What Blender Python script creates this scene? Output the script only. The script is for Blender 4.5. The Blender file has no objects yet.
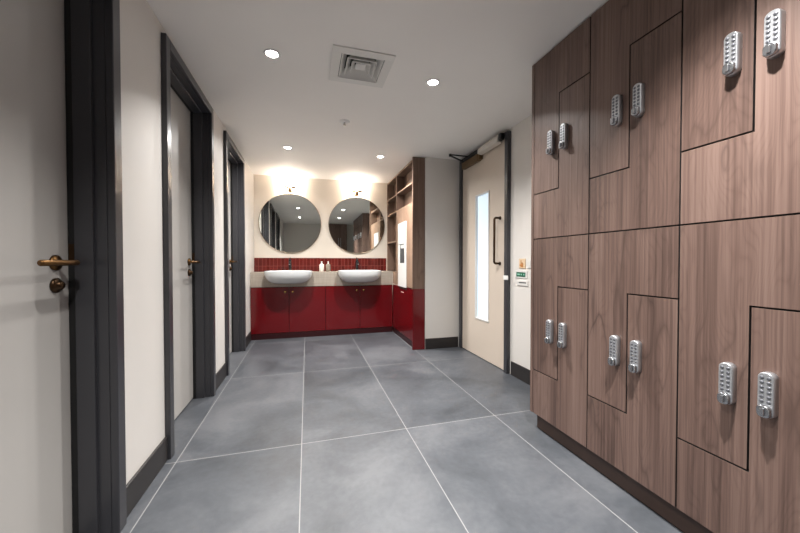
import bpy, bmesh, math, random
from mathutils import Vector, Matrix
random.seed(7)
PI = math.pi
scn = bpy.context.scene
COL = scn.collection

# ------------------------------------------------------------------ materials
def srgb(r, g, b):
    def c(v):
        v /= 255.0
        return v / 12.92 if v <= 0.04045 else ((v + 0.055) / 1.055) ** 2.4
    return (c(r), c(g), c(b), 1.0)

class NT:
    def __init__(self, name):
        self.m = bpy.data.materials.new(name)
        self.m.use_nodes = True
        self.t = self.m.node_tree
        self.b = self.t.nodes['Principled BSDF']
    def n(self, typ, **kw):
        nd = self.t.nodes.new(typ)
        for k, v in kw.items():
            if k in nd.inputs: nd.inputs[k].default_value = v
            else: setattr(nd, k, v)
        return nd
    def l(self, a, b): self.t.links.new(a, b)
    def math(self, op, a, b=None, c=None):
        nd = self.t.nodes.new('ShaderNodeMath'); nd.operation = op
        for i, v in enumerate((a, b, c)):
            if v is None: continue
            if isinstance(v, (int, float)): nd.inputs[i].default_value = v
            else: self.l(v, nd.inputs[i])
        return nd.outputs[0]
    def ramp(self, fac, stops):
        nd = self.t.nodes.new('ShaderNodeValToRGB')
        e = nd.color_ramp.elements
        e[0].position, e[0].color = stops[0]
        e[1].position, e[1].color = stops[-1]
        for p, c in stops[1:-1]:
            k = e.new(p); k.color = c
        self.l(fac, nd.inputs[0])
        return nd.outputs[0]
    def mix(self, fac, a, b, blend='MIX'):
        nd = self.t.nodes.new('ShaderNodeMix'); nd.data_type = 'RGBA'; nd.blend_type = blend
        for i, v in ((0, fac), (6, a), (7, b)):
            if isinstance(v, (int, float, tuple)): nd.inputs[i].default_value = v
            else: self.l(v, nd.inputs[i])
        return nd.outputs[2]
    def bump(self, height, strength=0.2, dist=0.002):
        nd = self.n('ShaderNodeBump'); nd.inputs['Strength'].default_value = strength
        nd.inputs['Distance'].default_value = dist
        self.l(height, nd.inputs['Height']); self.l(nd.outputs[0], self.b.inputs['Normal'])

def plain(name, col, rough=0.5, metal=0.0, noise=0.0, scale=6.0, spec=None, bump=0.0, coat=0.0):
    t = NT(name)
    t.b.inputs['Roughness'].default_value = rough
    t.b.inputs['Metallic'].default_value = metal
    if spec is not None: t.b.inputs['Specular IOR Level'].default_value = spec
    if coat: t.b.inputs['Coat Weight'].default_value = coat; t.b.inputs['Coat Roughness'].default_value = 0.1
    tc = t.n('ShaderNodeTexCoord')
    nz = t.n('ShaderNodeTexNoise', Scale=scale, Detail=5.0)
    t.l(tc.outputs['Object'], nz.inputs['Vector'])
    if noise > 0:
        lo = tuple(c * (1 - noise) for c in col[:3]) + (1,)
        hi = tuple(min(1, c * (1 + noise)) for c in col[:3]) + (1,)
        t.l(t.ramp(nz.outputs[0], [(0.3, lo), (0.7, hi)]), t.b.inputs['Base Color'])
    else:
        t.b.inputs['Base Color'].default_value = col
    if bump:
        n2 = t.n('ShaderNodeTexNoise', Scale=scale * 30, Detail=2.0)
        t.l(tc.outputs['Object'], n2.inputs['Vector'])
        t.bump(n2.outputs[0], bump, 0.001)
    return t.m

def emit(name, col, strength):
    t = NT(name)
    t.b.inputs['Base Color'].default_value = col
    t.b.inputs['Emission Color'].default_value = col
    t.b.inputs['Emission Strength'].default_value = strength
    return t.m

def wood(name, dark, mid, light, sc=1.0):
    t = NT(name)
    t.b.inputs['Roughness'].default_value = 0.42
    t.b.inputs['Specular IOR Level'].default_value = 0.4
    tc = t.n('ShaderNodeTexCoord')
    oi = t.n('ShaderNodeObjectInfo')
    off = t.n('ShaderNodeVectorMath', operation='SCALE'); off.inputs[0].default_value = (13.7, 9.3, 31.0)
    t.l(oi.outputs['Random'], off.inputs['Scale'])
    add = t.n('ShaderNodeVectorMath', operation='ADD')
    t.l(tc.outputs['Object'], add.inputs[0]); t.l(off.outputs[0], add.inputs[1])
    # slow wander of the grain, then cathedral rings, then fine pores
    def stretched(sx, sz, scale, detail):
        mp = t.n('ShaderNodeMapping'); mp.inputs['Scale'].default_value = (sx, sx, sz)
        t.l(add.outputs[0], mp.inputs['Vector'])
        nz = t.n('ShaderNodeTexNoise', Scale=scale, Detail=detail, Roughness=0.6)
        t.l(mp.outputs[0], nz.inputs['Vector'])
        return nz.outputs[0]
    wander = stretched(1.0, 0.22, 3.2 * sc, 3.0)
    rings = t.math('FRACT', t.math('MULTIPLY', wander, 9.0))
    tri = t.math('ABSOLUTE', t.math('SUBTRACT', rings, 0.5))          # 0..0.5
    line = t.math('POWER', t.math('MULTIPLY', tri, 2.0), 7.0)
    fine = stretched(1.0, 0.010, 120.0 * sc, 2.0)
    broad = stretched(1.0, 0.06, 7.0 * sc, 2.0)
    # evenly spaced growth lines, gently bent by the wander
    gl = t.n('ShaderNodeSeparateXYZ'); t.l(add.outputs[0], gl.inputs[0])
    run = t.math('ADD', t.math('ADD', gl.outputs[0], gl.outputs[1]), t.math('MULTIPLY', wander, 0.55))
    saw = t.math('FRACT', t.math('MULTIPLY', run, 78.0 * sc))
    saw = t.math('POWER', t.math('ABSOLUTE', t.math('SUBTRACT', t.math('MULTIPLY', saw, 2.0), 1.0)), 3.0)
    f = t.math('ADD', t.math('MULTIPLY', fine, 0.50), t.math('MULTIPLY', broad, 0.50))
    f = t.math('SUBTRACT', f, t.math('MULTIPLY', saw, 0.045))
    base = t.ramp(f, [(0.30, dark), (0.48, mid), (0.66, light)])
    patch = stretched(1.0, 0.35, 3.0, 2.0)
    amt = t.math('MULTIPLY', line, t.math('MULTIPLY', t.math('MAXIMUM', t.math('SUBTRACT', patch, 0.38), 0.0), 2.6))
    # short dark flecks
    fl = stretched(1.0, 0.10, 26.0 * sc, 1.0)
    fleck = t.math('MULTIPLY', t.math('MAXIMUM', t.math('SUBTRACT', fl, 0.70), 0.0), 4.0)
    amt = t.math('MINIMUM', t.math('ADD', amt, fleck), 0.85)
    vein = tuple(c * 0.72 for c in dark[:3]) + (1,)
    col = t.mix(amt, base, vein)
    t.l(col, t.b.inputs['Base Color'])
    t.bump(fine, 0.08, 0.001)
    return t.m

def floor_mat():
    t = NT('grey_porcelain_tile')
    tc = t.n('ShaderNodeTexCoord')
    sep = t.n('ShaderNodeSeparateXYZ'); t.l(tc.outputs['Object'], sep.inputs[0])
    gx = t.math('DIVIDE', t.math('ADD', sep.outputs[0], 0.631 + 0.599 * 10), 0.599)
    gy = t.math('DIVIDE', t.math('ADD', sep.outputs[1], -1.85 + 1.2 * 10), 1.2)
    dx = t.math('MULTIPLY', t.math('SUBTRACT', 0.5, t.math('ABSOLUTE', t.math('SUBTRACT', t.math('FRACT', gx), 0.5))), 0.599)
    dy = t.math('MULTIPLY', t.math('SUBTRACT', 0.5, t.math('ABSOLUTE', t.math('SUBTRACT', t.math('FRACT', gy), 0.5))), 1.2)
    d = t.math('MINIMUM', dx, dy)
    grout = t.math('LESS_THAN', d, 0.0021)
    # each tile its own tone and its own veining
    cell = t.n('ShaderNodeCombineXYZ'); t.l(t.math('FLOOR', gx), cell.inputs[0]); t.l(t.math('FLOOR', gy), cell.inputs[1])
    wn = t.n('ShaderNodeTexWhiteNoise'); t.l(cell.outputs[0], wn.inputs['Vector'])
    offs = t.n('ShaderNodeVectorMath', operation='SCALE'); t.l(wn.outputs['Color'], offs.inputs[0]); offs.inputs['Scale'].default_value = 20.0
    add = t.n('ShaderNodeVectorMath', operation='ADD'); t.l(tc.outputs['Object'], add.inputs[0]); t.l(offs.outputs[0], add.inputs[1])
    n1 = t.n('ShaderNodeTexNoise', Scale=2.2, Detail=8.0, Roughness=0.62, Distortion=0.5); t.l(add.outputs[0], n1.inputs['Vector'])
    n2 = t.n('ShaderNodeTexNoise', Scale=38.0, Detail=4.0); t.l(add.outputs[0], n2.inputs['Vector'])
    f = t.math('ADD', t.math('MULTIPLY', n1.outputs[0], 0.85), t.math('MULTIPLY', n2.outputs[0], 0.15))
    f = t.math('ADD', f, t.math('MULTIPLY', t.math('SUBTRACT', wn.outputs['Value'], 0.5), 0.05))
    col = t.ramp(f, [(0.34, srgb(59, 62, 66)), (0.5, srgb(75, 78, 83)), (0.66, srgb(92, 94, 98))])
    col = t.mix(grout, col, srgb(138, 138, 138))
    t.l(col, t.b.inputs['Base Color'])
    rg = t.math('ADD', 0.30, t.math('MULTIPLY', n1.outputs[0], 0.22))
    rg = t.math('ADD', rg, t.math('MULTIPLY', grout, 0.3))
    t.l(rg, t.b.inputs['Roughness'])
    t.b.inputs['Specular IOR Level'].default_value = 0.45
    t.bump(t.math('SUBTRACT', 1.0, grout), 0.25, 0.001)
    return t.m

def tile_mat():
    t = NT('red_glazed_finger_tile')
    tc = t.n('ShaderNodeTexCoord')
    sep = t.n('ShaderNodeSeparateXYZ'); t.l(tc.outputs['Object'], sep.inputs[0])
    px, pz = 0.0485, 0.150
    gx = t.math('DIVIDE', t.math('ADD', sep.outputs[0], 5.0), px)
    gz = t.math('DIVIDE', t.math('ADD', sep.outputs[2], 5.0 * pz - 0.035), pz)
    dx = t.math('MULTIPLY', t.math('SUBTRACT', 0.5, t.math('ABSOLUTE', t.math('SUBTRACT', t.math('FRACT', gx), 0.5))), px)
    dz = t.math('MULTIPLY', t.math('SUBTRACT', 0.5, t.math('ABSOLUTE', t.math('SUBTRACT', t.math('FRACT', gz), 0.5))), pz)
    d = t.math('MINIMUM', dx, dz)
    g = t.math('LESS_THAN', d, 0.0035)
    cell = t.n('ShaderNodeCombineXYZ'); t.l(t.math('FLOOR', gx), cell.inputs[0]); t.l(t.math('FLOOR', gz), cell.inputs[1])
    wn = t.n('ShaderNodeTexWhiteNoise'); t.l(cell.outputs[0], wn.inputs['Vector'])
    col = t.ramp(wn.outputs['Value'], [(0.0, srgb(84, 25, 21)), (1.0, srgb(108, 35, 30))])
    col = t.mix(g, col, srgb(124, 58, 51))
    t.l(col, t.b.inputs['Base Color'])
    t.b.inputs['Roughness'].default_value = 0.22
    t.bump(t.math('MINIMUM', d, 0.008), 0.6, 0.3)
    return t.m

def linen(name, col):
    t = NT(name)
    tc = t.n('ShaderNodeTexCoord')
    def st(s):
        mp = t.n('ShaderNodeMapping'); mp.inputs['Scale'].default_value = s
        t.l(tc.outputs['Object'], mp.inputs['Vector'])
        nz = t.n('ShaderNodeTexNoise', Scale=30.0, Detail=3.0); t.l(mp.outputs[0], nz.inputs['Vector'])
        return nz.outputs[0]
    f = t.math('ADD', t.math('MULTIPLY', st((0.15, 1, 8)), 0.5), t.math('MULTIPLY', st((8, 1, 0.15)), 0.5))
    lo = tuple(c * 0.82 for c in col[:3]) + (1,); hi = tuple(min(1, c * 1.15) for c in col[:3]) + (1,)
    t.l(t.ramp(f, [(0.35, lo), (0.65, hi)]), t.b.inputs['Base Color'])
    t.b.inputs['Roughness'].default_value = 0.45
    return t.m

M = {}
M['wall'] = plain('white_wall_paint', srgb(216, 212, 207), 0.55, noise=0.02, scale=1.5, bump=0.03)
M['cream'] = plain('cream_wall_paint', srgb(230, 221, 208), 0.6, noise=0.02, scale=1.5, bump=0.03)
M['ceil'] = plain('ceiling_paint', srgb(243, 240, 236), 0.7, noise=0.025, scale=1.2, bump=0.03)
M['floor'] = floor_mat()
M['anth'] = plain('anthracite_frame_paint', srgb(58, 58, 62), 0.28, noise=0.04, scale=3)
M['seal'] = plain('black_door_seal', srgb(16, 16, 17), 0.6)
M['leaf'] = plain('pale_grey_door_laminate', srgb(182, 179, 175), 0.45, noise=0.02, scale=2)
M['leaf_beige'] = plain('beige_door_laminate', srgb(206, 193, 179), 0.45, noise=0.03, scale=2)
M['base'] = plain('charcoal_skirting', srgb(40, 37, 37), 0.42, noise=0.12, scale=9)
M['brass'] = plain('aged_brass', srgb(104, 76, 46), 0.36, metal=1.0, noise=0.15, scale=20)
M['bronze'] = plain('dark_bronze', srgb(72, 54, 38), 0.32, metal=0.9, noise=0.15, scale=15)
M['latch'] = plain('aged_bronze_box', srgb(116, 92, 64), 0.4, metal=0.5, noise=0.1, scale=15)
M['paint'] = plain('silver_closer_paint', srgb(214, 208, 200), 0.3, metal=0.15)
M['brushed'] = plain('polished_brass_lamp', srgb(190, 140, 84), 0.22, metal=1.0)
M['silver'] = plain('satin_silver_casting', srgb(190, 192, 196), 0.34, metal=0.75, noise=0.05, scale=40)
M['knob'] = plain('bright_silver_knob', srgb(176, 178, 182), 0.22, metal=0.95)
M['button'] = plain('lock_button_metal', srgb(104, 106, 112), 0.35, metal=0.35)
M['black'] = plain('matt_black_metal', srgb(22, 22, 24), 0.35, metal=0.4)
M['lwood'] = wood('walnut_laminate', srgb(76, 59, 53), srgb(104, 83, 75), srgb(127, 105, 96))
M['twood'] = wood('warm_oak_laminate', srgb(126, 101, 84), srgb(149, 122, 103), srgb(168, 141, 121))
M['tdark'] = wood('dark_walnut_laminate', srgb(88, 68, 57), srgb(112, 90, 77), srgb(132, 108, 94))  # darker brown wood for the tower's inside and end panel
M['plinth'] = plain('dark_brown_plinth', srgb(64, 46, 38), 0.4, noise=0.15, scale=5)
M['core'] = plain('dark_board_core', srgb(24, 17, 15), 0.8)
M['red'] = plain('gloss_red_laminate', srgb(98, 5, 12), 0.2, noise=0.03, scale=1.5, coat=0.3)
M['redk'] = plain('dark_red_plinth', srgb(46, 8, 12), 0.35)
M['stone'] = linen('beige_linen_worktop', srgb(164, 154, 142))
M['tile'] = tile_mat()
M['ceramic'] = plain('white_ceramic', srgb(208, 211, 212), 0.12, coat=0.4)
M['white'] = plain('white_plastic', srgb(232, 232, 230), 0.35)
M['whitemetal'] = plain('white_powder_coat', srgb(216, 214, 210), 0.4)
M['diff'] = plain('grey_white_diffuser', srgb(226, 225, 221), 0.4)
M['duct'] = plain('dark_duct', srgb(20, 20, 21), 0.8)
M['mirror'] = plain('mirror_silver', (0.82, 0.86, 0.82, 1), 0.012, metal=1.0)
M['rimdark'] = plain('mirror_edge_metal', srgb(120, 104, 84), 0.3, metal=0.8)
M['chrome'] = plain('chrome', srgb(200, 200, 202), 0.1, metal=1.0)
M['lens'] = emit('downlight_lens', (1.0, 0.97, 0.92, 1), 30.0)
M['globe'] = emit('opal_lamp_glass', (1.0, 0.87, 0.74, 1), 560.0)
M['pane'] = emit('frosted_lit_glass', srgb(205, 222, 236), 0.55)  # corridor light behind the door is put into the pane's own emission
M['pane'].node_tree.nodes['Principled BSDF'].inputs['Roughness'].default_value = 0.25
M['towel'] = plain('paper_towel', srgb(224, 224, 222), 0.8)
M['slot'] = plain('dark_grey_slot', srgb(70, 74, 78), 0.4, metal=0.4)
M['green'] = plain('green_sign_print', srgb(26, 92, 68), 0.4)
M['palegreen'] = plain('pale_green_sign_print', srgb(140, 190, 172), 0.4)
M['orange'] = plain('tan_sign_print', srgb(216, 190, 158), 0.4)
M['orange2'] = plain('brown_sign_print', srgb(178, 120, 66), 0.4)
M['soapglass'] = plain('smoky_bottle', srgb(150, 140, 126), 0.15, coat=0.5)
M['soapwhite'] = plain('white_bottle', srgb(240, 232, 222), 0.3)

# ------------------------------------------------------------------ geometry
def bm_box(bm, x0, x1, y0, y1, z0, z1, bev=0.0, mi=0, seg=2):
    b2 = bmesh.new()
    vs = [b2.verts.new((x, y, z)) for x in (x0, x1) for y in (y0, y1) for z in (z0, z1)]
    for f in ((0,1,3,2),(4,6,7,5),(0,4,5,1),(2,3,7,6),(0,2,6,4),(1,5,7,3)):
        b2.faces.new([vs[i] for i in f])
    bmesh.ops.recalc_face_normals(b2, faces=b2.faces)
    if bev > 0:
        bmesh.ops.bevel(b2, geom=b2.edges[:], offset=bev, segments=seg, affect='EDGES', profile=0.5)
    join(bm, b2, mi)

def join(bm, b2, mi=0):
    mp = {}
    for v in b2.verts: mp[v] = bm.verts.new(v.co)
    for f in b2.faces:
        try:
            nf = bm.faces.new([mp[v] for v in f.verts])
            nf.material_index = mi if mi is not None else f.material_index
            nf.smooth = f.smooth
        except ValueError: pass
    b2.free()

def bm_tube(bm, pts, r, n=16, mi=0, cap=True, smooth=True):
    """round bar through pts; r a number or one radius per point"""
    pts = [Vector(p) for p in pts]
    rs = r if isinstance(r, (list, tuple)) else [r] * len(pts)
    rings = []; up = None
    for i, p in enumerate(pts):
        a = pts[max(0, i - 1)]; c = pts[min(len(pts) - 1, i + 1)]
        d = (c - a).normalized()
        if up is None:
            up = d.orthogonal().normalized()
        else:
            up = (up - d * up.dot(d)).normalized()
        s = d.cross(up)
        rings.append([bm.verts.new(p + (up * math.cos(2*PI*k/n) + s * math.sin(2*PI*k/n)) * rs[i]) for k in range(n)])
    for i in range(len(rings) - 1):
        for k in range(n):
            f = bm.faces.new((rings[i][k], rings[i][(k+1) % n], rings[i+1][(k+1) % n], rings[i+1][k]))
            f.material_index = mi; f.smooth = smooth
    if cap:
        for rg in (list(reversed(rings[0])), rings[-1]):
            f = bm.faces.new(rg); f.material_index = mi

def bm_lathe(bm, prof, org, axis='z', n=32, mi=0, smooth=True):
    """prof: (radius, along) pairs, turned round an axis through org"""
    A = {'x': (Vector((1,0,0)), Vector((0,1,0)), Vector((0,0,1))),
         '-x': (Vector((-1,0,0)), Vector((0,0,1)), Vector((0,1,0))),
         'y': (Vector((0,1,0)), Vector((0,0,1)), Vector((1,0,0))),
         '-y': (Vector((0,-1,0)), Vector((1,0,0)), Vector((0,0,1))),
         'z': (Vector((0,0,1)), Vector((1,0,0)), Vector((0,1,0))),
         '-z': (Vector((0,0,-1)), Vector((0,1,0)), Vector((1,0,0)))}[axis]
    org = Vector(org); rings = []
    for r, h in prof:
        c = org + A[0] * h
        if r < 1e-6: rings.append([bm.verts.new(c)])
        else: rings.append([bm.verts.new(c + A[1]*r*math.cos(2*PI*k/n) + A[2]*r*math.sin(2*PI*k/n)) for k in range(n)])
    for a, b in zip(rings, rings[1:]):
        for k in range(n):
            k2 = (k + 1) % n
            if len(a) == 1 and len(b) == 1: continue
            if len(a) == 1: vs = (a[0], b[k2], b[k])
            elif len(b) == 1: vs = (a[k], a[k2], b[0])
            else: vs = (a[k], a[k2], b[k2], b[k])
            f = bm.faces.new(vs); f.material_index = mi; f.smooth = smooth

def bm_prism(bm, poly, axis, a0, a1, mi=0, bev=0.0):
    """polygon in the two other axes, extruded along axis from a0 to a1"""
    b2 = bmesh.new()
    def P(u, v, a): return {'x': (a, u, v), 'y': (u, a, v), 'z': (u, v, a)}[axis]
    lo = [b2.verts.new(P(u, v, a0)) for u, v in poly]
    hi = [b2.verts.new(P(u, v, a1)) for u, v in poly]
    b2.faces.new(lo); b2.faces.new(list(reversed(hi)))
    n = len(poly)
    for i in range(n):
        b2.faces.new((lo[i], lo[(i+1) % n], hi[(i+1) % n], hi[i]))
    bmesh.ops.recalc_face_normals(b2, faces=b2.faces)
    if bev > 0:
        bmesh.ops.bevel(b2, geom=b2.edges[:], offset=bev, segments=2, affect='EDGES', profile=0.5)
    join(bm, b2, mi)

def new(): return bmesh.new()

def obj(name, bm, mats, parent=None, at=None, fix=True):
    """one mesh object; at = world origin its mesh is measured from"""
    if fix: bmesh.ops.recalc_face_normals(bm, faces=bm.faces)
    org = Vector(at) if at is not None else (Vector(parent.matrix_local.translation) if parent and parent.parent is None else Vector((0,0,0)))
    if parent is not None and at is None: org = WORLD(parent)
    bm.transform(Matrix.Translation(-org))
    me = bpy.data.meshes.new(name); bm.to_mesh(me); bm.free()
    for m in (mats if isinstance(mats, (list, tuple)) else [mats]): me.materials.append(m)
    o = bpy.data.objects.new(name, me); COL.objects.link(o)
    if parent is not None:
        o.parent = parent; o.location = org - WORLD(parent)
    else:
        o.location = org
    return o

def WORLD(o):
    p = Vector((0,0,0))
    while o is not None:
        p = p + Vector(o.location); o = o.parent
    return p

def tag(o, label=None, cat=None, group=None, kind=None):
    if label: o['label'] = label
    if cat: o['category'] = cat
    if group: o['group'] = group
    if kind: o['kind'] = kind
    return o

def thing(name, label, cat, loc, group=None, kind=None):
    o = bpy.data.objects.new(name, None); COL.objects.link(o)
    o.empty_display_size = 0.05
    o.location = loc
    return tag(o, label, cat, group, kind)

def box(name, m, parent, *a, bev=0.0, at=None):
    bm = new(); bm_box(bm, *a, bev=bev); return obj(name, bm, m, parent, at)

def dup(root, delta, label=None, group=None):
    r = root.copy(); COL.objects.link(r); r.location = Vector(root.location) + Vector(delta)
    if label: r['label'] = label
    if group: r['group'] = group
    for ch in list(root.children):
        c = ch.copy(); COL.objects.link(c); c.parent = r
        for g in list(ch.children):
            d = g.copy(); COL.objects.link(d); d.parent = c
    return r

# ------------------------------------------------------------------ the room
CEIL = 2.175
WL = -0.69          # left wall face
WR = 1.735          # right wall face
YB = 4.80           # wall behind the mirrors
YR = -1.10          # wall behind the camera
NIB = 3.475         # short return wall beside the door
T = 0.17

def structure(name, bm, m, label, cat):
    return tag(obj(name, bm, m), label, cat, kind='structure')

bm = new(); bm_box(bm, WL - T, WR + T, YR - T, YB + T, -0.1, 0.0)
structure('floor', bm, M['floor'], 'grey concrete-look floor tiles in large rectangles with pale grout lines', 'floor')

vx, vy, vh = 0.317, 1.990, 0.128            # ceiling vent opening
bm = new()
bm_box(bm, WL - T, vx - vh, YR - T, YB + T, CEIL, CEIL + 0.12)
bm_box(bm, vx + vh, WR + T, YR - T, YB + T, CEIL, CEIL + 0.12)
bm_box(bm, vx - vh, vx + vh, YR - T, vy - vh, CEIL, CEIL + 0.12)
bm_box(bm, vx - vh, vx + vh, vy + vh, YB + T, CEIL, CEIL + 0.12)
structure('ceiling', bm, M['ceil'], 'plain white plastered ceiling with recessed lights', 'ceiling')

DOORS = [(0.620, 1.468), (1.886, 2.736), (3.138, 3.998)]     # outer edges of the architraves
ARCH = 0.050; ATOP = 2.130
bm = new()
y = YR
for a, b in DOORS:
    bm_box(bm, WL - T, WL, y, a + ARCH - 0.03, 0, CEIL)
    bm_box(bm, WL - T, WL, a + ARCH - 0.03, b - ARCH + 0.03, ATOP - ARCH + 0.03, CEIL)
    y = b - ARCH + 0.03
bm_box(bm, WL - T, WL, y, YB + T, 0, CEIL)
structure('wall_left', bm, M['wall'], 'white painted wall with three grey framed doors', 'wall')

bm = new(); bm_box(bm, WL, 1.285, YB, YB + T, 0, CEIL)
structure('wall_back', bm, M['cream'], 'cream painted wall behind the round mirrors', 'wall')

bm = new()
dA, dB, dT = 2.507, 3.440, 2.150                             # hole of the entrance door
bm_box(bm, WR, WR + T, YR - T, dA + 0.006, 0, CEIL)
bm_box(bm, WR, WR + T, dA, dB, dT, CEIL)
bm_box(bm, WR, WR + T, dB, NIB, 0, CEIL)
structure('wall_right', bm, M['wall'], 'white painted wall around the beige entrance door', 'wall')

bm = new(); bm_box(bm, 1.287, WR + T, NIB, YB + T, 0, CEIL)
structure('wall_return', bm, M['wall'], 'short plain white wall between shelf tower and entrance door', 'wall')

bm = new(); bm_box(bm, WL - T, WR, YR - T, YR, 0, CEIL)
structure('wall_rear', bm, M['wall'], 'plain wall behind the viewer, seen in the left mirror', 'wall')

# skirtings
BH = 0.120
def skirting(name, label, *a):
    bm = new(); bm_box(bm, *a, 0.0, BH, bev=0.003)
    tag(obj(name, bm, M['base']), label, 'skirting', kind='structure')
skirting('baseboard_left', 'dark skirting on left wall, between nearest and middle door', WL, WL + 0.012, 1.470, 1.884)
skirting('baseboard_left', 'dark skirting on left wall, between middle and farthest door', WL, WL + 0.012, 2.738, 3.136)
skirting('baseboard_left', 'short dark skirting between farthest left door and red vanity', WL, WL + 0.012, 4.000, 4.44)
skirting('baseboard_return', 'black skirting under short white wall beside shelf tower', 1.289, WR - 0.04, NIB - 0.012, NIB)
skirting('baseboard_right', 'black skirting right of the entrance door', WR - 0.012, WR, 1.70, 2.484)

# ------------------------------------------------------------------ left doors
def left_door(i, a, b, label):
    root = thing('door_%d' % i, label, 'door', (WL, (a + b) / 2, 0), kind='structure')
    ai, bi = a + ARCH, b - ARCH
    bm = new()
    bm_box(bm, WL, WL + 0.025, a, ai, 0, ATOP, bev=0.003)
    bm_box(bm, WL, WL + 0.025, bi, b, 0, ATOP, bev=0.003)
    bm_box(bm, WL, WL + 0.025, ai, bi, ATOP - ARCH, ATOP, bev=0.003)
    obj('architrave', bm, M['anth'], root)
    bm = new()                                               # lining of the opening, with the stop the leaf shuts on
    J = 0.028
    bm_box(bm, WL - T, WL, ai - J, ai, 0, ATOP - ARCH)
    bm_box(bm, WL - T, WL, bi, bi + J, 0, ATOP - ARCH)
    bm_box(bm, WL - T, WL, ai - J, bi + J, ATOP - ARCH, ATOP - ARCH + J)
    obj('jamb', bm, M['anth'], root)
    bm = new(); s0, s1 = WL - 0.090, WL - 0.036
    bm_box(bm, s0, s1, ai, ai + 0.014, 0, ATOP - ARCH, bev=0.002)
    bm_box(bm, s0, s1, bi - 0.014, bi, 0, ATOP - ARCH, bev=0.002)
    bm_box(bm, s0, s1, ai + 0.014, bi - 0.014, ATOP - ARCH - 0.014, ATOP - ARCH, bev=0.002)
    obj('door_stop', bm, M['anth'], root)
    bm = new(); s0, s1 = WL - 0.108, WL - 0.0905             # dark seal in the shut line
    bm_box(bm, s0, s1, ai, ai + 0.012, 0, ATOP - ARCH)
    bm_box(bm, s0, s1, bi - 0.012, bi, 0, ATOP - ARCH)
    bm_box(bm, s0, s1, ai + 0.012, bi - 0.012, ATOP - ARCH - 0.012, ATOP - ARCH)
    obj('seal', bm, M['seal'], root)
    lx = WL - 0.110
    box('leaf', M['leaf'], root, lx - 0.045, lx, ai + 0.003, bi - 0.003, 0.008, ATOP - ARCH - 0.003, bev=0.002)
    hy = bi - 0.072; hz = 0.995
    bm = new()
    bm_lathe(bm, [(0, 0), (0.026, 0), (0.026, 0.006), (0.023, 0.009), (0.011, 0.010), (0.0095, 0.016), (0.0095, 0.056)], (lx, hy, hz), 'x', 28)
    pts = [(lx + 0.050, hy, hz), (lx + 0.060, hy - 0.002, hz), (lx + 0.065, hy - 0.012, hz), (lx + 0.065, hy - 0.04, hz), (lx + 0.065, hy - 0.162, hz), (lx + 0.063, hy - 0.166, hz)]
    bm_tube(bm, pts, [0.0095, 0.0095, 0.0095, 0.0095, 0.0095, 0.007], 16)
    obj('lever_handle', bm, M['brass'], root)
    bm = new()
    bm_lathe(bm, [(0, 0), (0.025, 0), (0.025, 0.006), (0.022, 0.010), (0.015, 0.012), (0.014, 0.019), (0.010, 0.023), (0, 0.024)], (lx, hy, hz - 0.075), 'x', 28)
    obj('thumb_turn', bm, M['bronze'], root)
    box('strike_plate', M['bronze'], root, WL - 0.106, WL - 0.0905, bi - 0.0135, bi - 0.0122, hz + 0.005, hz + 0.065)
    return root
left_door(1, *DOORS[0], 'nearest pale grey door on left wall, cut off by picture edge, with brass lever')
left_door(2, *DOORS[1], 'middle pale grey door on left wall in dark grey frame')
left_door(3, *DOORS[2], 'farthest pale grey door on left wall, next to red vanity')

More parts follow.
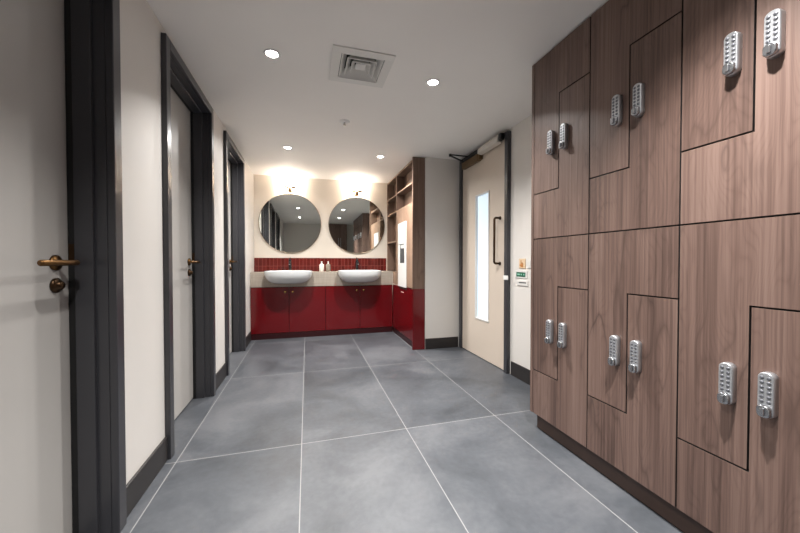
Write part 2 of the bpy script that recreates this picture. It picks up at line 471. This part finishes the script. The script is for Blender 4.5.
# ------------------------------------------------------------------ entrance door
def entrance():
    root = thing('door_4', 'beige door with tall narrow frosted glass panel and overhead closer', 'door', (WR, 2.98, 0), kind='structure')
    bm = new(); fx0, fx1 = 1.700, WR + T
    bm_box(bm, fx0, fx1, dA + 0.004, dA + 0.052, 0, dT, bev=0.003)
    bm_box(bm, fx0, fx1, dB - 0.034, dB + 0.015, 0, dT, bev=0.003)
    bm_box(bm, fx0, fx1, dA + 0.052, dB - 0.034, dT - 0.032, dT, bev=0.003)
    obj('frame', bm, M['anth'], root)
    lx0, lx1 = 1.720, 1.768
    a, b, t = dA + 0.055, dB - 0.037, dT - 0.035
    w0, w1, z0, z1 = 2.838, 3.110, 0.395, 1.695
    bm = new()
    bm_box(bm, lx0, lx1, a, w0, 0.008, t); bm_box(bm, lx0, lx1, w1, b, 0.008, t)
    bm_box(bm, lx0, lx1, w0, w1, 0.008, z0); bm_box(bm, lx0, lx1, w0, w1, z1, t)
    obj('leaf', bm, M['leaf_beige'], root)
    bm = new(); e = 0.014
    bm_box(bm, lx0 - 0.006, lx0 + 0.028, w0, w0 + e, z0, z1, bev=0.002); bm_box(bm, lx0 - 0.006, lx0 + 0.028, w1 - e, w1, z0, z1, bev=0.002)
    bm_box(bm, lx0 - 0.006, lx0 + 0.028, w0 + e, w1 - e, z0, z0 + e, bev=0.002); bm_box(bm, lx0 - 0.006, lx0 + 0.028, w0 + e, w1 - e, z1 - e, z1, bev=0.002)
    obj('glazing_bead', bm, M['whitemetal'], root)
    box('glass_pane', M['pane'], root, lx0 + 0.018, lx0 + 0.026, w0 + e, w1 - e, z0 + e, z1 - e)
    bm = new(); hy = 2.650; hx = lx0 - 0.062
    pts = [(lx0, hy, 1.400), (hx + 0.016, hy, 1.400), (hx + 0.005, hy, 1.395), (hx, hy, 1.384), (hx, hy, 1.0), (hx, hy, 0.996), (hx + 0.005, hy, 0.985), (hx + 0.016, hy, 0.980), (lx0, hy, 0.980)]
    bm_tube(bm, pts, 0.0105, 16)
    for z in (1.400, 0.980): bm_lathe(bm, [(0, 0), (0.017, 0), (0.017, 0.006), (0, 0.006)], (lx0, hy, z), '-x', 20)
    obj('pull_handle', bm, M['bronze'], root)
    # overhead closer, its rail, the folded arm and the lower bronze box
    bm = new()
    bm_prism(bm, [(1.652, 2.078), (1.696, 2.070), (1.699, 2.070), (1.699, 2.150), (1.672, 2.150), (1.652, 2.122)], 'y', 2.60, 2.955, bev=0.004)
    obj('closer_body', bm, M['paint'], root)
    bm = new()
    bm_box(bm, 1.660, 1.699, 2.560, 2.598, 2.085, 2.145, bev=0.004)
    bm_box(bm, 1.672, 1.699, 2.957, 3.37, 2.100, 2.142, bev=0.003)
    obj('closer_rail', bm, M['black'], root)
    bm = new()
    bm_box(bm, 1.672, 1.7195, 2.995, 3.345, 2.028, 2.098, bev=0.005)
    bm_box(bm, 1.676, 1.7195, 2.960, 2.994, 2.034, 2.094, bev=0.004)
    obj('latch_box', bm, M['latch'], root)
    bm = new()
    tip = (1.462, 3.19, 2.128)
    for q, dz in (((1.690, 3.20, 2.130), 0.0), ((1.690, 3.33, 2.112), -0.010)):
        p0 = Vector(tip) + Vector((0, 0, dz)); p1 = Vector(q)
        d = (p1 - p0).normalized(); s = Vector((-d.y, d.x, 0)).normalized() * 0.010; h = Vector((0, 0, 0.004))
        b2 = bmesh.new()
        v = [b2.verts.new(p + s * i + h * k) for p in (p0, p1) for i in (-1, 1) for k in (-1, 1)]
        for f in ((0,1,3,2),(4,6,7,5),(0,4,5,1),(2,3,7,6),(0,2,6,4),(1,5,7,3)): b2.faces.new([v[i] for i in f])
        join(bm, b2)
    bm_lathe(bm, [(0, -0.018), (0.013, -0.018), (0.013, 0.007), (0, 0.007)], tip, 'z', 16)
    obj('closer_arm', bm, M['black'], root)
entrance()

# small plates on the wall beside the entrance door
def plate(name, label, cat, y0, y1, z0, z1, m, th=0.006, bev=0.002):
    r = thing(name, label, cat, (WR, (y0 + y1) / 2, z0))
    box('plate', m, r, WR - th, WR, y0, y1, z0, z1, bev=bev)
    return r
r = plate('pictogram_sign', 'small tan square pictogram sign above the green sign', 'sign', 2.300, 2.385, 0.940, 1.022, M['orange'])
bm = new()
for a0, a1, c0, c1 in ((2.326, 2.360, 0.950, 0.978), (2.350, 2.359, 0.978, 1.010), (2.338, 2.346, 0.978, 0.990), (2.328, 2.335, 0.978, 0.988), (2.360, 2.370, 0.960, 0.974)):
    bm_box(bm, WR - 0.0072, WR - 0.006, a0, a1, c0, c1)
obj('pictogram', bm, M['orange2'], r)
r = plate('green_sign', 'small white plate printed with green block, beside the entrance door', 'sign', 2.278, 2.438, 0.858, 0.920, M['whitemetal'])
bm = new()
bm_box(bm, WR - 0.0068, WR - 0.006, 2.296, 2.416, 0.870, 0.908)
obj('green_block', bm, M['green'], r)
for a0, a1 in ((2.308, 2.322), (2.344, 2.356), (2.368, 2.404)):
    box('printed_mark', M['palegreen'], r, WR - 0.0074, WR - 0.0068, a0, a1, 0.883, 0.896)
r = plate('exit_switch', 'white push plate with grey slot, under the green sign', 'exit button', 2.266, 2.406, 0.796, 0.838, M['whitemetal'], th=0.008)
box('slot', M['slot'], r, WR - 0.0095, WR - 0.008, 2.286, 2.378, 0.818, 0.826)
r = plate('light_switch', 'white switch plate beside the tan sign, next to lockers', 'light switch', 2.200, 2.278, 0.945, 1.020, M['whitemetal'], th=0.009)
box('rocker', M['whitemetal'], r, WR - 0.012, WR - 0.009, 2.228, 2.250, 0.963, 1.002, bev=0.001)
bm = new(); bm_box(bm, 1.693, 1.6995, 2.490, 2.560, 0.836, 0.874, bev=0.003)
tag(obj('contact_block', bm, M['white']), 'white block clipped across the entrance door frame', 'door contact')

# ------------------------------------------------------------------ lockers
LX = 1.300                         # face of the locker doors
LW = 0.397                         # width of one column
L0, L1, L2 = 0.092, 1.131, 2.168   # foot, middle joint and top
Y0 = 1.655                         # far side of the first column
G = 0.0028                         # half of the joint between doors
LB = LX + 0.019
def make_lockers():
    root = thing('locker_column', 'x', 'lockers', (LX, Y0 - LW / 2, L0), 'wood-effect locker columns along right wall')
    box('carcass', M['core'], root, LB + 0.001, WR - 0.001, Y0 - LW + 0.0005, Y0 - 0.0005, L0, L2)
    ym = Y0 - 0.2
    for z0, z1 in ((L0, L1), (L1, L2)):
        hi = z0 + 0.770; lo = z0 + 0.263
        A = [(Y0 - G, lo + G), (Y0 - G, z1 - G), (Y0 - LW + G, z1 - G), (Y0 - LW + G, hi + G), (ym + G, hi + G), (ym + G, lo + G)]
        B = [(Y0 - G, z0 + G), (Y0 - G, lo - G), (ym - G, lo - G), (ym - G, hi - G), (Y0 - LW + G, hi - G), (Y0 - LW + G, z0 + G)]
        for poly, ly in ((A, ym + 0.0475), (B, ym - 0.0475)):
            bm = new(); bm_prism(bm, poly, 'x', LX, LB, bev=0.0006)
            for f in bm.faces: f.material_index = 0 if f.calc_center_median().x < LX + 0.0005 else 1
            d = obj('door', bm, [M['lwood'], M['core']], root)
            lz = z0 + 0.519
            lock(d, ly, lz)
    return root
def rounded(y0, y1, z0, z1, r, n=6):
    pts = []
    for cy, cz, a in ((y1 - r, z1 - r, 0), (y0 + r, z1 - r, 90), (y0 + r, z0 + r, 180), (y1 - r, z0 + r, 270)):
        for k in range(n + 1):
            t = math.radians(a + 90.0 * k / n); pts.append((cy + r * math.cos(t), cz + r * math.sin(t)))
    return pts
def lock(d, y, z):
    hw, hh = 0.0185, 0.066
    bm = new()
    # body: back plate with domed rounded ends, slightly tapering outwards
    prof = [(1.0, 0.0), (1.0, 0.017), (0.96, 0.0205), (0.86, 0.0225)]
    rings = []
    for s, h in prof:
        k = hw * (1 - s)
        rings.append([bm.verts.new((LX - h, yy, zz)) for yy, zz in rounded(y - hw + k, y + hw - k, z - hh + k, z + hh - k, 0.0165 - k * 0.8)])
    n = len(rings[0])
    for a, b in zip(rings, rings[1:]):
        for i in range(n): 
            f = bm.faces.new((a[i], a[(i+1) % n], b[(i+1) % n], b[i])); f.smooth = True
    bm.faces.new(list(rings[-1])); bm.faces.new(list(reversed(rings[0])))
    obj('lock_body', bm, M['silver'], d)
    bm = new()
    for r in range(6):
        for c in (-1, 1):
            bm_lathe(bm, [(0.0052, -0.0005), (0.0052, 0.0012), (0.0040, 0.0026), (0, 0.0029)], (LX - 0.0222, y + c * 0.0078, z + 0.050 - r * 0.0138), '-x', 12)
    obj('keypad', bm, M['button'], d)
    # oval thumb-turn across the lower third, with a raised grip
    bm = new(); rings = []
    for k, h in ((0.0, 0.0215), (0.0, 0.0300), (0.0012, 0.0325), (0.0035, 0.0340), (0.0048, 0.0335)):
        rings.append([bm.verts.new((LX - h, yy, zz)) for yy, zz in rounded(y - 0.0155 + k, y + 0.0155 - k, z - 0.0645 + k, z - 0.0285 - k, 0.0125 - k * 0.8)])
    n = len(rings[0])
    for a, b in zip(rings, rings[1:]):
        for i in range(n):
            f = bm.faces.new((a[i], a[(i+1) % n], b[(i+1) % n], b[i])); f.smooth = True
    bm.faces.new(list(rings[-1])); bm.faces.new(list(reversed(rings[0])))
    bm_box(bm, LX - 0.0395, LX - 0.0325, y - 0.0045, y + 0.0045, z - 0.0575, z - 0.0355, bev=0.002)
    obj('lock_knob', bm, M['knob'], d)
c0 = make_lockers()
c0['label'] = 'first locker column beside the white wall and entrance door'
dup(c0, (0, -LW, 0), 'second locker column counted from the entrance door, fully in view')
dup(c0, (0, -2 * LW, 0), 'third locker column from the entrance door, cut off by picture edge')
dup(c0, (0, -3 * LW, 0), 'locker column nearest the viewer, seen only in the round mirror')
bm = new(); bm_box(bm, LX, WR - 0.001, Y0 + 0.001, Y0 + 0.022, L0, L2, bev=0.001)
tag(obj('end_panel', bm, M['lwood']), 'tall wood-effect end panel closing the locker row by the door', 'panel')
bm = new(); bm_box(bm, LX + 0.026, WR - 0.002, Y0 - 4 * LW, Y0 - 0.012, 0.006, L0 - 0.001)
bm_box(bm, LX + 0.030, WR - 0.002, Y0 - 4 * LW, Y0 - 0.014, 0.0, 0.006, mi=1)
tag(obj('locker_plinth', bm, [M['plinth'], M['core']]), 'dark brown plinth running under the wood-effect lockers', 'plinth')

# ------------------------------------------------------------------ vanity
VX0, VX1, VY = WL + 0.001, 1.163, 4.462
van = thing('vanity_cabinet', 'gloss red vanity cabinet with four doors under the basins', 'cabinet', ((VX0 + VX1) / 2, 4.63, 0))
box('carcass', M['core'], van, VX0, VX1, VY + 0.019, YB - 0.001, 0.074, 0.668)
box('plinth', M['redk'], van, VX0, VX1, VY + 0.004, YB - 0.001, 0.0, 0.074)
q = (VX1 - VX0) / 4
for k in range(4):
    a, b = VX0 + q * k + 0.0025, VX0 + q * (k + 1) - 0.0025
    d = box('door', M['red'], van, a, b, VY, VY + 0.018, 0.077, 0.665, bev=0.001)
    kx = (b - 0.045) if k % 2 == 0 else (a + 0.045)
    bm = new(); bm_lathe(bm, [(0.006, 0), (0.005, 0.012), (0.013, 0.017), (0.014, 0.024), (0.010, 0.027), (0, 0.027)], (kx, VY, 0.604), '-y', 20)
    obj('knob', bm, M['brushed'], d)

def basin_rings(grow=0.0):
    """outer bowl, D-shaped in plan, then the rim, then the inside"""
    def ring(hw, hd, z, n=48, e=2.7, yc=0.0):
        out = []
        for k in range(n):
            t = 2 * PI * k / n; c, s = math.cos(t), math.sin(t)
            out.append((hw * math.copysign(abs(c) ** (2 / e), c), yc + hd * math.copysign(abs(s) ** (2 / e), s), z))
        return out
    R = []
    N = 9
    for i in range(N):                                   # from foot up to rim
        u = i / (N - 1)
        k = 0.60 + 0.40 * (1 - (1 - u) ** 2.6) ** 0.75
        R.append(ring((0.293 + grow) * k, (0.205 + grow) * k, 0.718 - grow + (0.150 + grow) * u))
    R.append(ring(0.293 + grow, 0.205 + grow, 0.871)); 
    if grow: return R
    R.append(ring(0.290, 0.202, 0.876)); R.append(ring(0.284, 0.196, 0.878))
    R.append(ring(0.272, 0.184, 0.877)); R.append(ring(0.266, 0.178, 0.872))
    for i in range(1, 7):
        u = i / 6
        k = 1 - 0.55 * u ** 2.2
        R.append(ring(0.264 * k, 0.176 * k, 0.872 - 0.112 * math.sin(u * PI / 2)))
    return R
def basin_bm(grow=0.0):
    bm = new(); R = [[bm.verts.new(p) for p in r] for r in basin_rings(grow)]
    n = len(R[0])
    for a, b in zip(R, R[1:]):
        for i in range(n):
            f = bm.faces.new((a[i], a[(i+1) % n], b[(i+1) % n], b[i])); f.smooth = True
    bm.faces.new(list(reversed(R[0]))); bm.faces.new(R[-1])
    return bm
BX = (-0.226, 0.690); BY = 4.430
# worktop with the two half-round cut-outs the basins sit in
bm = new(); bm_box(bm, VX0, VX1, VY - 0.004, YB - 0.001, 0.670, 0.857, bev=0.0015)
top = obj('worktop', bm, M['stone'])
cutters = []
for x in BX:
    b2 = basin_bm(0.0015)
    c = obj('cutter', b2, M['stone']); c.location = (x, BY, 0)
    md = top.modifiers.new('cut', 'BOOLEAN'); md.operation = 'DIFFERENCE'; md.solver = 'EXACT'; md.object = c
    cutters.append(c)
dg = bpy.context.evaluated_depsgraph_get(); dg.update()
me = bpy.data.meshes.new_from_object(top.evaluated_get(dg)); me.name = 'worktop'
top.modifiers.clear(); top.data = me
for c in cutters: bpy.data.objects.remove(c, do_unlink=True)
tag(top, 'thick beige worktop over the red vanity cabinet', 'worktop')

def make_basin(x):
    r = thing('wash_basin', 'left white basin, half sunk into the beige worktop', 'basin', (x, BY, 0.718), 'white basins on the vanity')
    bm = basin_bm(); bm.transform(Matrix.Translation((x, BY, 0)))
    obj('bowl', bm, M['ceramic'], r)
    bm = new(); bm_lathe(bm, [(0.024, 0), (0.024, 0.003), (0.018, 0.005), (0, 0.005)], (x, BY, 0.760), 'z', 24)
    obj('waste', bm, M['chrome'], r)
    return r
b0 = make_basin(BX[0])
dup(b0, (BX[1] - BX[0], 0, 0), 'right white basin, half sunk into the beige worktop near shelf tower')

def make_tap(x):
    y = 4.705
    r = thing('mixer_tap', 'tall black tap behind the left basin', 'tap', (x, y, 0.857), 'black taps on the vanity')
    bm = new(); bm_lathe(bm, [(0, 0), (0.026, 0), (0.026, 0.006), (0.019, 0.009), (0.019, 0.165), (0.017, 0.169), (0, 0.170)], (x, y, 0.857), 'z', 24)
    obj('body', bm, M['black'], r)
    bm = new(); bm_tube(bm, [(x, y - 0.015, 0.975), (x, y - 0.06, 0.985), (x, y - 0.10, 0.984), (x, y - 0.118, 0.976), (x, y - 0.122, 0.962)], 0.011, 16)
    obj('spout', bm, M['black'], r)
    bm = new(); bm_tube(bm, [(x, y - 0.122, 0.962), (x, y - 0.122, 0.956)], 0.0115, 16)
    obj('aerator', bm, M['chrome'], r)
    bm = new(); bm_tube(bm, [(x, y, 1.028), (x, y + 0.005, 1.040), (x, y + 0.045, 1.052)], [0.009, 0.008, 0.006], 12)
    obj('lever', bm, M['black'], r)
    return r
t0 = make_tap(BX[0] + 0.002)
dup(t0, (0.92, 0, 0), 'tall black tap behind the right basin')

def bottle(x, label, mb, mp, tall):
    r = thing('soap_dispenser', label, 'soap dispenser', (x, 4.66, 0.8575), 'soap dispensers between the basins')
    bm = new(); bm_lathe(bm, [(0, 0), (0.030, 0), (0.033, 0.003), (0.033, 0.090), (0.029, 0.100), (0.014, 0.107), (0.012, 0.112), (0, 0.112)], (x, 4.66, 0.8575), 'z', 28)
    obj('bottle', bm, mb, r)
    bm = new(); bm_lathe(bm, [(0.013, 0.1121), (0.013, 0.122), (0.005, 0.123), (0.005, tall - 0.008), (0.010, tall - 0.007), (0.010, tall), (0, tall)], (x, 4.66, 0.8575), 'z', 20)
    bm_tube(bm, [(x, 4.66, 0.8575 + tall - 0.004), (x, 4.625, 0.8575 + tall - 0.003), (x, 4.615, 0.8575 + tall - 0.008)], 0.004, 10)
    obj('pump', bm, mp, r)
bottle(0.196, 'white soap bottle with pump between the basins', M['soapwhite'], M['white'], 0.142)
bottle(0.284, 'smoky grey soap bottle with pale pump, right of the white bottle', M['soapglass'], M['white'], 0.142)

bm = new(); bm_box(bm, VX0, 1.150, YB - 0.012, YB, 0.858, 1.047, bev=0.001)
tag(obj('tiled_splashback', bm, M['tile']), 'strip of narrow upright dark red tiles under the mirrors', 'splashback')

def make_mirror(x):
    r = thing('round_mirror', 'left round mirror reflecting the grey door frames', 'mirror', (x, YB, 1.528), 'round mirrors over the basins')
    bm = new(); bm_lathe(bm, [(0.30, 0.0), (0.30, 0.012), (0.406, 0.012), (0.411, 0.015), (0.412, 0.024), (0.409, 0.0255), (0.4065, 0.0245), (0, 0.0235)], (x, YB, 1.528), '-y', 96, smooth=False)
    obj('rim', bm, M['rimdark'], r)
    bm = new(); bm_lathe(bm, [(0.4064, 0.0238), (0.4064, 0.0262), (0, 0.0262)], (x, YB, 1.528), '-y', 96, smooth=False)
    obj('glass', bm, M['mirror'], r)
    return r
MX = (-0.217, 0.711)
m0 = make_mirror(MX[0])
dup(m0, (MX[1] - MX[0], 0, 0), 'right round mirror reflecting the wood lockers and shelf tower')

def make_lamp(x):
    z = 2.012
    r = thing('wall_lamp', 'brass wall lamp glowing over the left mirror', 'wall lamp', (x, YB, z), 'brass wall lamps over the mirrors')
    bm = new()
    bm_lathe(bm, [(0, 0), (0.042, 0), (0.042, 0.010), (0.036, 0.016), (0, 0.017)], (x, YB, z - 0.015), '-y', 32)
    bm_tube(bm, [(x, YB - 0.015, z - 0.015), (x, YB - 0.085, z - 0.015)], 0.010, 16)
    bm_lathe(bm, [(0, -0.060), (0.016, -0.058), (0.021, -0.046), (0.019, -0.020), (0.014, 0.0), (0.012, 0.014), (0, 0.016)], (x, YB - 0.085, z), 'z', 24)
    obj('bracket', bm, M['latch'], r)
    ya, za = YB - 0.080, z + 0.006
    for sg in (-1, 1):                                    # half-round brass shade, open towards the wall, with a lamp tube inside
        x0, x1 = sorted((x + sg * 0.016, x + sg * 0.077))
        bm = new(); n = 14; rows = []
        for xx in (x0, x1):
            o_ = [bm.verts.new((xx, ya - 0.0185 * math.cos(t), za + 0.0185 * math.sin(t))) for t in [(-0.50 + 0.63 * k / n) * PI for k in range(n + 1)]]
            i_ = [bm.verts.new((xx, ya - 0.0165 * math.cos(t), za + 0.0165 * math.sin(t))) for t in [(-0.50 + 0.63 * k / n) * PI for k in range(n + 1)]]
            rows.append((o_, i_))
        (a, b), (c, d) = rows
        for k in range(n):
            for q in ((a[k], a[k+1], c[k+1], c[k]), (b[k], d[k], d[k+1], b[k+1]), (a[k], b[k], b[k+1], a[k+1]), (c[k], c[k+1], d[k+1], d[k])):
                bm.faces.new(q)
        for k in (0, n): bm.faces.new((a[k], c[k], d[k], b[k]))
        bm_lathe(bm, [(0, 0), (0.0165, 0), (0.0165, 0.003), (0, 0.003)], (x1 - 0.003 if sg > 0 else x0, ya, za), 'x', 24)
        obj('shade', bm, M['bronze'], r)
        bm = new(); bm_lathe(bm, [(0, 0.0), (0.007, 0.0), (0.010, 0.003), (0.010, 0.048), (0.007, 0.052), (0, 0.052)], (x + sg * 0.020, ya + 0.003, za), 'x' if sg > 0 else '-x', 20)
        obj('lamp_glass', bm, M['globe'], r)
    return r
w0 = make_lamp(-0.220)
dup(w0, (0.918, 0, 0), 'brass wall lamp glowing over the right mirror')

# ------------------------------------------------------------------ shelf tower
TX = 1.166; TB = 1.285; TY0, TY1 = NIB + 0.022, YB - 0.001; DV = 4.252
tw = thing('shelf_tower', 'tall wood shelf unit with red base beside the vanity', 'shelf unit', (1.225, 4.1, 0))
e = 0.019
bm = new(); bm_box(bm, 1.140, TB, NIB, NIB + 0.020, 0.688, 2.165, bev=0.001)
tag(obj('end_panel', bm, M['tdark'], tw), 'dark wood end panel facing the room')
bm = new(); bm_box(bm, 1.140, TB, NIB, NIB + 0.020, 0.0, 0.687, bev=0.001)
tag(obj('base_end_panel', bm, M['red'], tw), 'gloss red lower end panel')
box('back_panel', M['tdark'], tw, TB - 0.008, TB, TY0, TY1, 0.859, 2.165)
def shelf(name, y0, y1, z0, z1): 
    bm = new(); bm_box(bm, TX, TB - 0.009, y0, y1, z0, z1, bev=0.0008)
    for f in bm.faces: f.material_index = 0 if f.calc_center_median().x < TX + 0.002 else 1
    return obj(name, bm, [M['twood'], M['tdark']], tw)
shelf('top_board', TY0, TY1, 2.146, 2.165)
shelf('shelf', TY0, DV - 0.0005, 1.897, 1.916)
shelf('shelf', DV + e + 0.0005, TY1 - e - 0.0005, 1.893, 1.912)
shelf('shelf', TY0, DV - 0.0005, 1.664, 1.683)
shelf('shelf', DV + e + 0.0005, TY1 - e - 0.0005, 1.664, 1.683)
shelf('shelf', DV + e + 0.0005, TY1 - e - 0.0005, 1.262, 1.281)
shelf('far_side', TY1 - e, TY1, 0.859, 2.145)
shelf('divider', DV, DV + e, 0.859, 2.145)
# front panel of wood with the dispenser recess
PY0, PY1, PZ0, PZ1 = 3.797, 4.157, 0.676, 1.492
bm = new()
bm_box(bm, TX, TX + e, TY0, PY0, 0.688, 1.663); bm_box(bm, TX, TX + e, PY1, DV - 0.0005, 0.688, 1.663)
bm_box(bm, TX, TX + e, PY0, PY1, PZ1, 1.663)
bm_box(bm, TX, TX + e, DV, VY - 0.006, 0.688, 0.858)
obj('front_panel', bm, M['twood'], tw)
bm = new(); bm_box(bm, TX, TX + e, TY0, VY - 0.0005, 0.074, 0.674, bev=0.001)
d = tag(obj('base_door', bm, M['red'], tw), 'gloss red lower front')
box('kick_board', M['redk'], tw, TX + 0.004, TX + e, TY0, VY, 0.0, 0.073)
bm = new(); bm_box(bm, TX - 0.0008, TX, 3.78, 4.10, 0.648, 0.664); obj('waste_slot', bm, M['core'], d)
for a0, a1 in ((3.92, 3.965), (3.975, 4.0), (4.01, 4.04)): box('printed_mark', M['whitemetal'], d, TX - 0.0008, TX, a0, a1, 0.602, 0.613)

# paper towel dispenser let into the tower
dp = thing('towel_dispenser', 'tall white paper towel dispenser set into the shelf tower', 'towel dispenser', (TX, 3.977, PZ0))
nz0, nz1, ny0, ny1 = 0.978, 1.220, 3.865, 4.088
bm = new(); x0, x1 = TX - 0.008, TX + 0.001
bm_box(bm, x0, x1, PY0 + 0.001, ny0, PZ0, PZ1 - 0.001); bm_box(bm, x0, x1, ny1, PY1 - 0.001, PZ0, PZ1 - 0.001)
bm_box(bm, x0, x1, ny0, ny1, PZ0, nz0); bm_box(bm, x0, x1, ny0, ny1, nz1, PZ1 - 0.001)
obj('front_plate', bm, M['white'], dp)
bm = new()
bm_box(bm, x1, TX + 0.008, ny0 - 0.008, ny0, nz0, nz1); bm_box(bm, x1, TX + 0.008, ny1, ny1 + 0.008, nz0, nz1)
bm_box(bm, x1, TX + 0.008, ny0, ny1, nz0 - 0.008, nz0); bm_box(bm, x1, TX + 0.008, ny0, ny1, nz1, nz1 + 0.008)
bm_box(bm, TX + 0.005, TX + 0.008, ny0, ny1, nz0, nz1)
obj('niche', bm, M['slot'], dp)
bm = new(); bm_prism(bm, [(TX - 0.004, 1.212), (TX + 0.004, 1.212), (TX + 0.004, 1.165), (TX + 0.001, 1.165)], 'y', ny0 + 0.03, ny1 - 0.03)
obj('paper_towel', bm, M['towel'], dp)

# ------------------------------------------------------------------ ceiling fittings
def make_downlight(x, y):
    r = thing('ceiling_downlight', 'x', 'downlight', (x, y, CEIL), 'recessed ceiling downlights')
    bm = new(); bm_lathe(bm, [(0.031, 0.0), (0.033, 0.004), (0.041, 0.005), (0.044, 0.003), (0.045, 0.0)], (x, y, CEIL), '-z', 40)
    obj('bezel', bm, M['white'], r)
    bm = new(); bm_lathe(bm, [(0.0315, 0.0), (0.0315, 0.003), (0, 0.003)], (x, y, CEIL), '-z', 32)
    obj('lens', bm, M['lens'], r)
    return r
DL = [(-0.185, 1.990, 'downlight left of the ceiling vent, near the middle left door'),
      (0.800, 2.016, 'downlight right of the ceiling vent, near the lockers'),
      (-0.188, 3.575, 'far downlight in front of the left mirror'),
      (0.798, 3.595, 'far downlight in front of the right mirror'),
      (-0.185, 0.420, 'downlight over the viewer, seen in the left mirror'),
      (0.840, 0.580, 'downlight over the viewer by the lockers, seen in the right mirror')]
d0 = None
for i, (x, y, lab) in enumerate(DL):
    if d0 is None: d0 = make_downlight(x, y); o = d0; d0['label'] = lab
    else: o = dup(d0, (x - DL[0][0], y - DL[0][1], 0), lab)
    ld = bpy.data.lights.new('downlight_beam', 'AREA'); ld.shape = 'DISK'; ld.size = 0.062
    ld.energy = (7.6, 12.5, 12.5, 13.5, 6.5, 14.0)[i]; ld.color = (1.0, 0.975, 0.945); ld.spread = math.radians((108, 128, 160, 150, 100, 96)[i])
    lo = bpy.data.objects.new('downlight_beam', ld); COL.objects.link(lo)
    lo.parent = o; lo.location = (0, 0, -0.0065)

vent = thing('ceiling_vent', 'square white ceiling air vent with nested louvres', 'air vent', (vx, vy, CEIL))
bm = new()
o_, i_ = 0.177, 0.124
for a in ((-o_, o_, -o_, -i_), (-o_, o_, i_, o_), (-o_, -i_, -i_, i_), (i_, o_, -i_, i_)):
    bm_box(bm, vx + a[0], vx + a[1], vy + a[2], vy + a[3], CEIL - 0.007, CEIL - 0.0003, bev=0.0015)
obj('face_frame', bm, M['diff'], vent)
for so, si in ((0.121, 0.090), (0.088, 0.060), (0.058, 0.032)):
    bm = new(); prof = [(so, -0.004), (si, 0.034), (si - 0.002, 0.034), (so - 0.004, -0.006)]
    rings = [[bm.verts.new((vx + sx * s, vy + sy * s, CEIL + h)) for sx, sy in ((-1,-1),(1,-1),(1,1),(-1,1))] for s, h in prof]
    for k in range(4):
        a, b = rings[k], rings[(k + 1) % 4]
        for j in range(4): bm.faces.new((a[j], a[(j+1) % 4], b[(j+1) % 4], b[j]))
    obj('louvre', bm, M['diff'], vent)
bm = new(); bm_box(bm, vx - 0.030, vx + 0.030, vy - 0.030, vy + 0.030, CEIL + 0.004, CEIL + 0.008, bev=0.001)
obj('centre_plate', bm, M['diff'], vent)
bm = new()
h2 = vh - 0.0005
for a in ((-h2, -h2 + 0.003, -h2, h2), (h2 - 0.003, h2, -h2, h2), (-h2 + 0.003, h2 - 0.003, -h2, -h2 + 0.003), (-h2 + 0.003, h2 - 0.003, h2 - 0.003, h2)):
    bm_box(bm, vx + a[0], vx + a[1], vy + a[2], vy + a[3], CEIL + 0.0, CEIL + 0.118)
bm_box(bm, vx - h2, vx + h2, vy - h2, vy + h2, CEIL + 0.1185, CEIL + 0.12)
obj('duct', bm, M['duct'], vent)

sd = thing('sprinkler_head', 'small round sprinkler head on ceiling beyond the vent', 'sprinkler', (0.308, 2.78, CEIL))
bm = new(); bm_lathe(bm, [(0.044, 0), (0.044, 0.003), (0.036, 0.008), (0.018, 0.010), (0, 0.010)], (0.308, 2.78, CEIL), '-z', 32)
obj('escutcheon', bm, M['white'], sd)
bm = new(); bm_lathe(bm, [(0.009, 0.010), (0.009, 0.020), (0.004, 0.024), (0.014, 0.028), (0.014, 0.030), (0, 0.030)], (0.308, 2.78, CEIL), '-z', 20)
obj('nozzle', bm, M['chrome'], sd)

# ------------------------------------------------------------------ cupboard behind the viewer (seen in the right mirror)
cb = thing('storage_cupboard', 'tall walnut cupboard behind the viewer, seen in the right mirror', 'cupboard', (0.865, -0.92, 0))
CX0, CX1, CY = 0.52, 1.21, -0.75
box('carcass', M['core'], cb, CX0, CX1, YR + 0.001, CY - 0.020, 0.0, 2.16)
for k in range(3):
    a = CX0 + 0.23 * k
    d = box('door', M['lwood'], cb, a + 0.002, a + 0.228, CY - 0.019, CY, 0.08, 2.158, bev=0.001)
    hx = a + (0.030 if k == 2 else 0.195)
    bm = new(); bm_tube(bm, [(hx, CY, 1.72), (hx, CY + 0.03, 1.72), (hx, CY + 0.03, 1.45), (hx, CY, 1.45)], 0.007, 10)
    obj('handle', bm, M['silver'], d)

# ------------------------------------------------------------------ camera
cam = bpy.data.cameras.new('camera'); cam.sensor_width = 36.0; cam.sensor_fit = 'HORIZONTAL'
F = 326.0
cam.lens = 36.0 * F / 800.0
cam.clip_start = 0.02
co = bpy.data.objects.new('camera', cam); COL.objects.link(co)
co.location = (0, 0, 1.0)
yaw = math.atan(93 / F); pitch = -math.atan(5.2 / F)
co.rotation_euler = (PI / 2 + pitch, 0, -yaw)
scn.camera = co

# ------------------------------------------------------------------ world and view
w = bpy.data.worlds.new('world'); scn.world = w; w.use_nodes = True
w.node_tree.nodes['Background'].inputs[0].default_value = (0.5, 0.55, 0.6, 1)
w.node_tree.nodes['Background'].inputs[1].default_value = 0.3
vs = scn.view_settings
vs.view_transform = 'Standard'; vs.look = 'None'; vs.gamma = 1.0; vs.use_curve_mapping = False
vs.exposure = 0.42
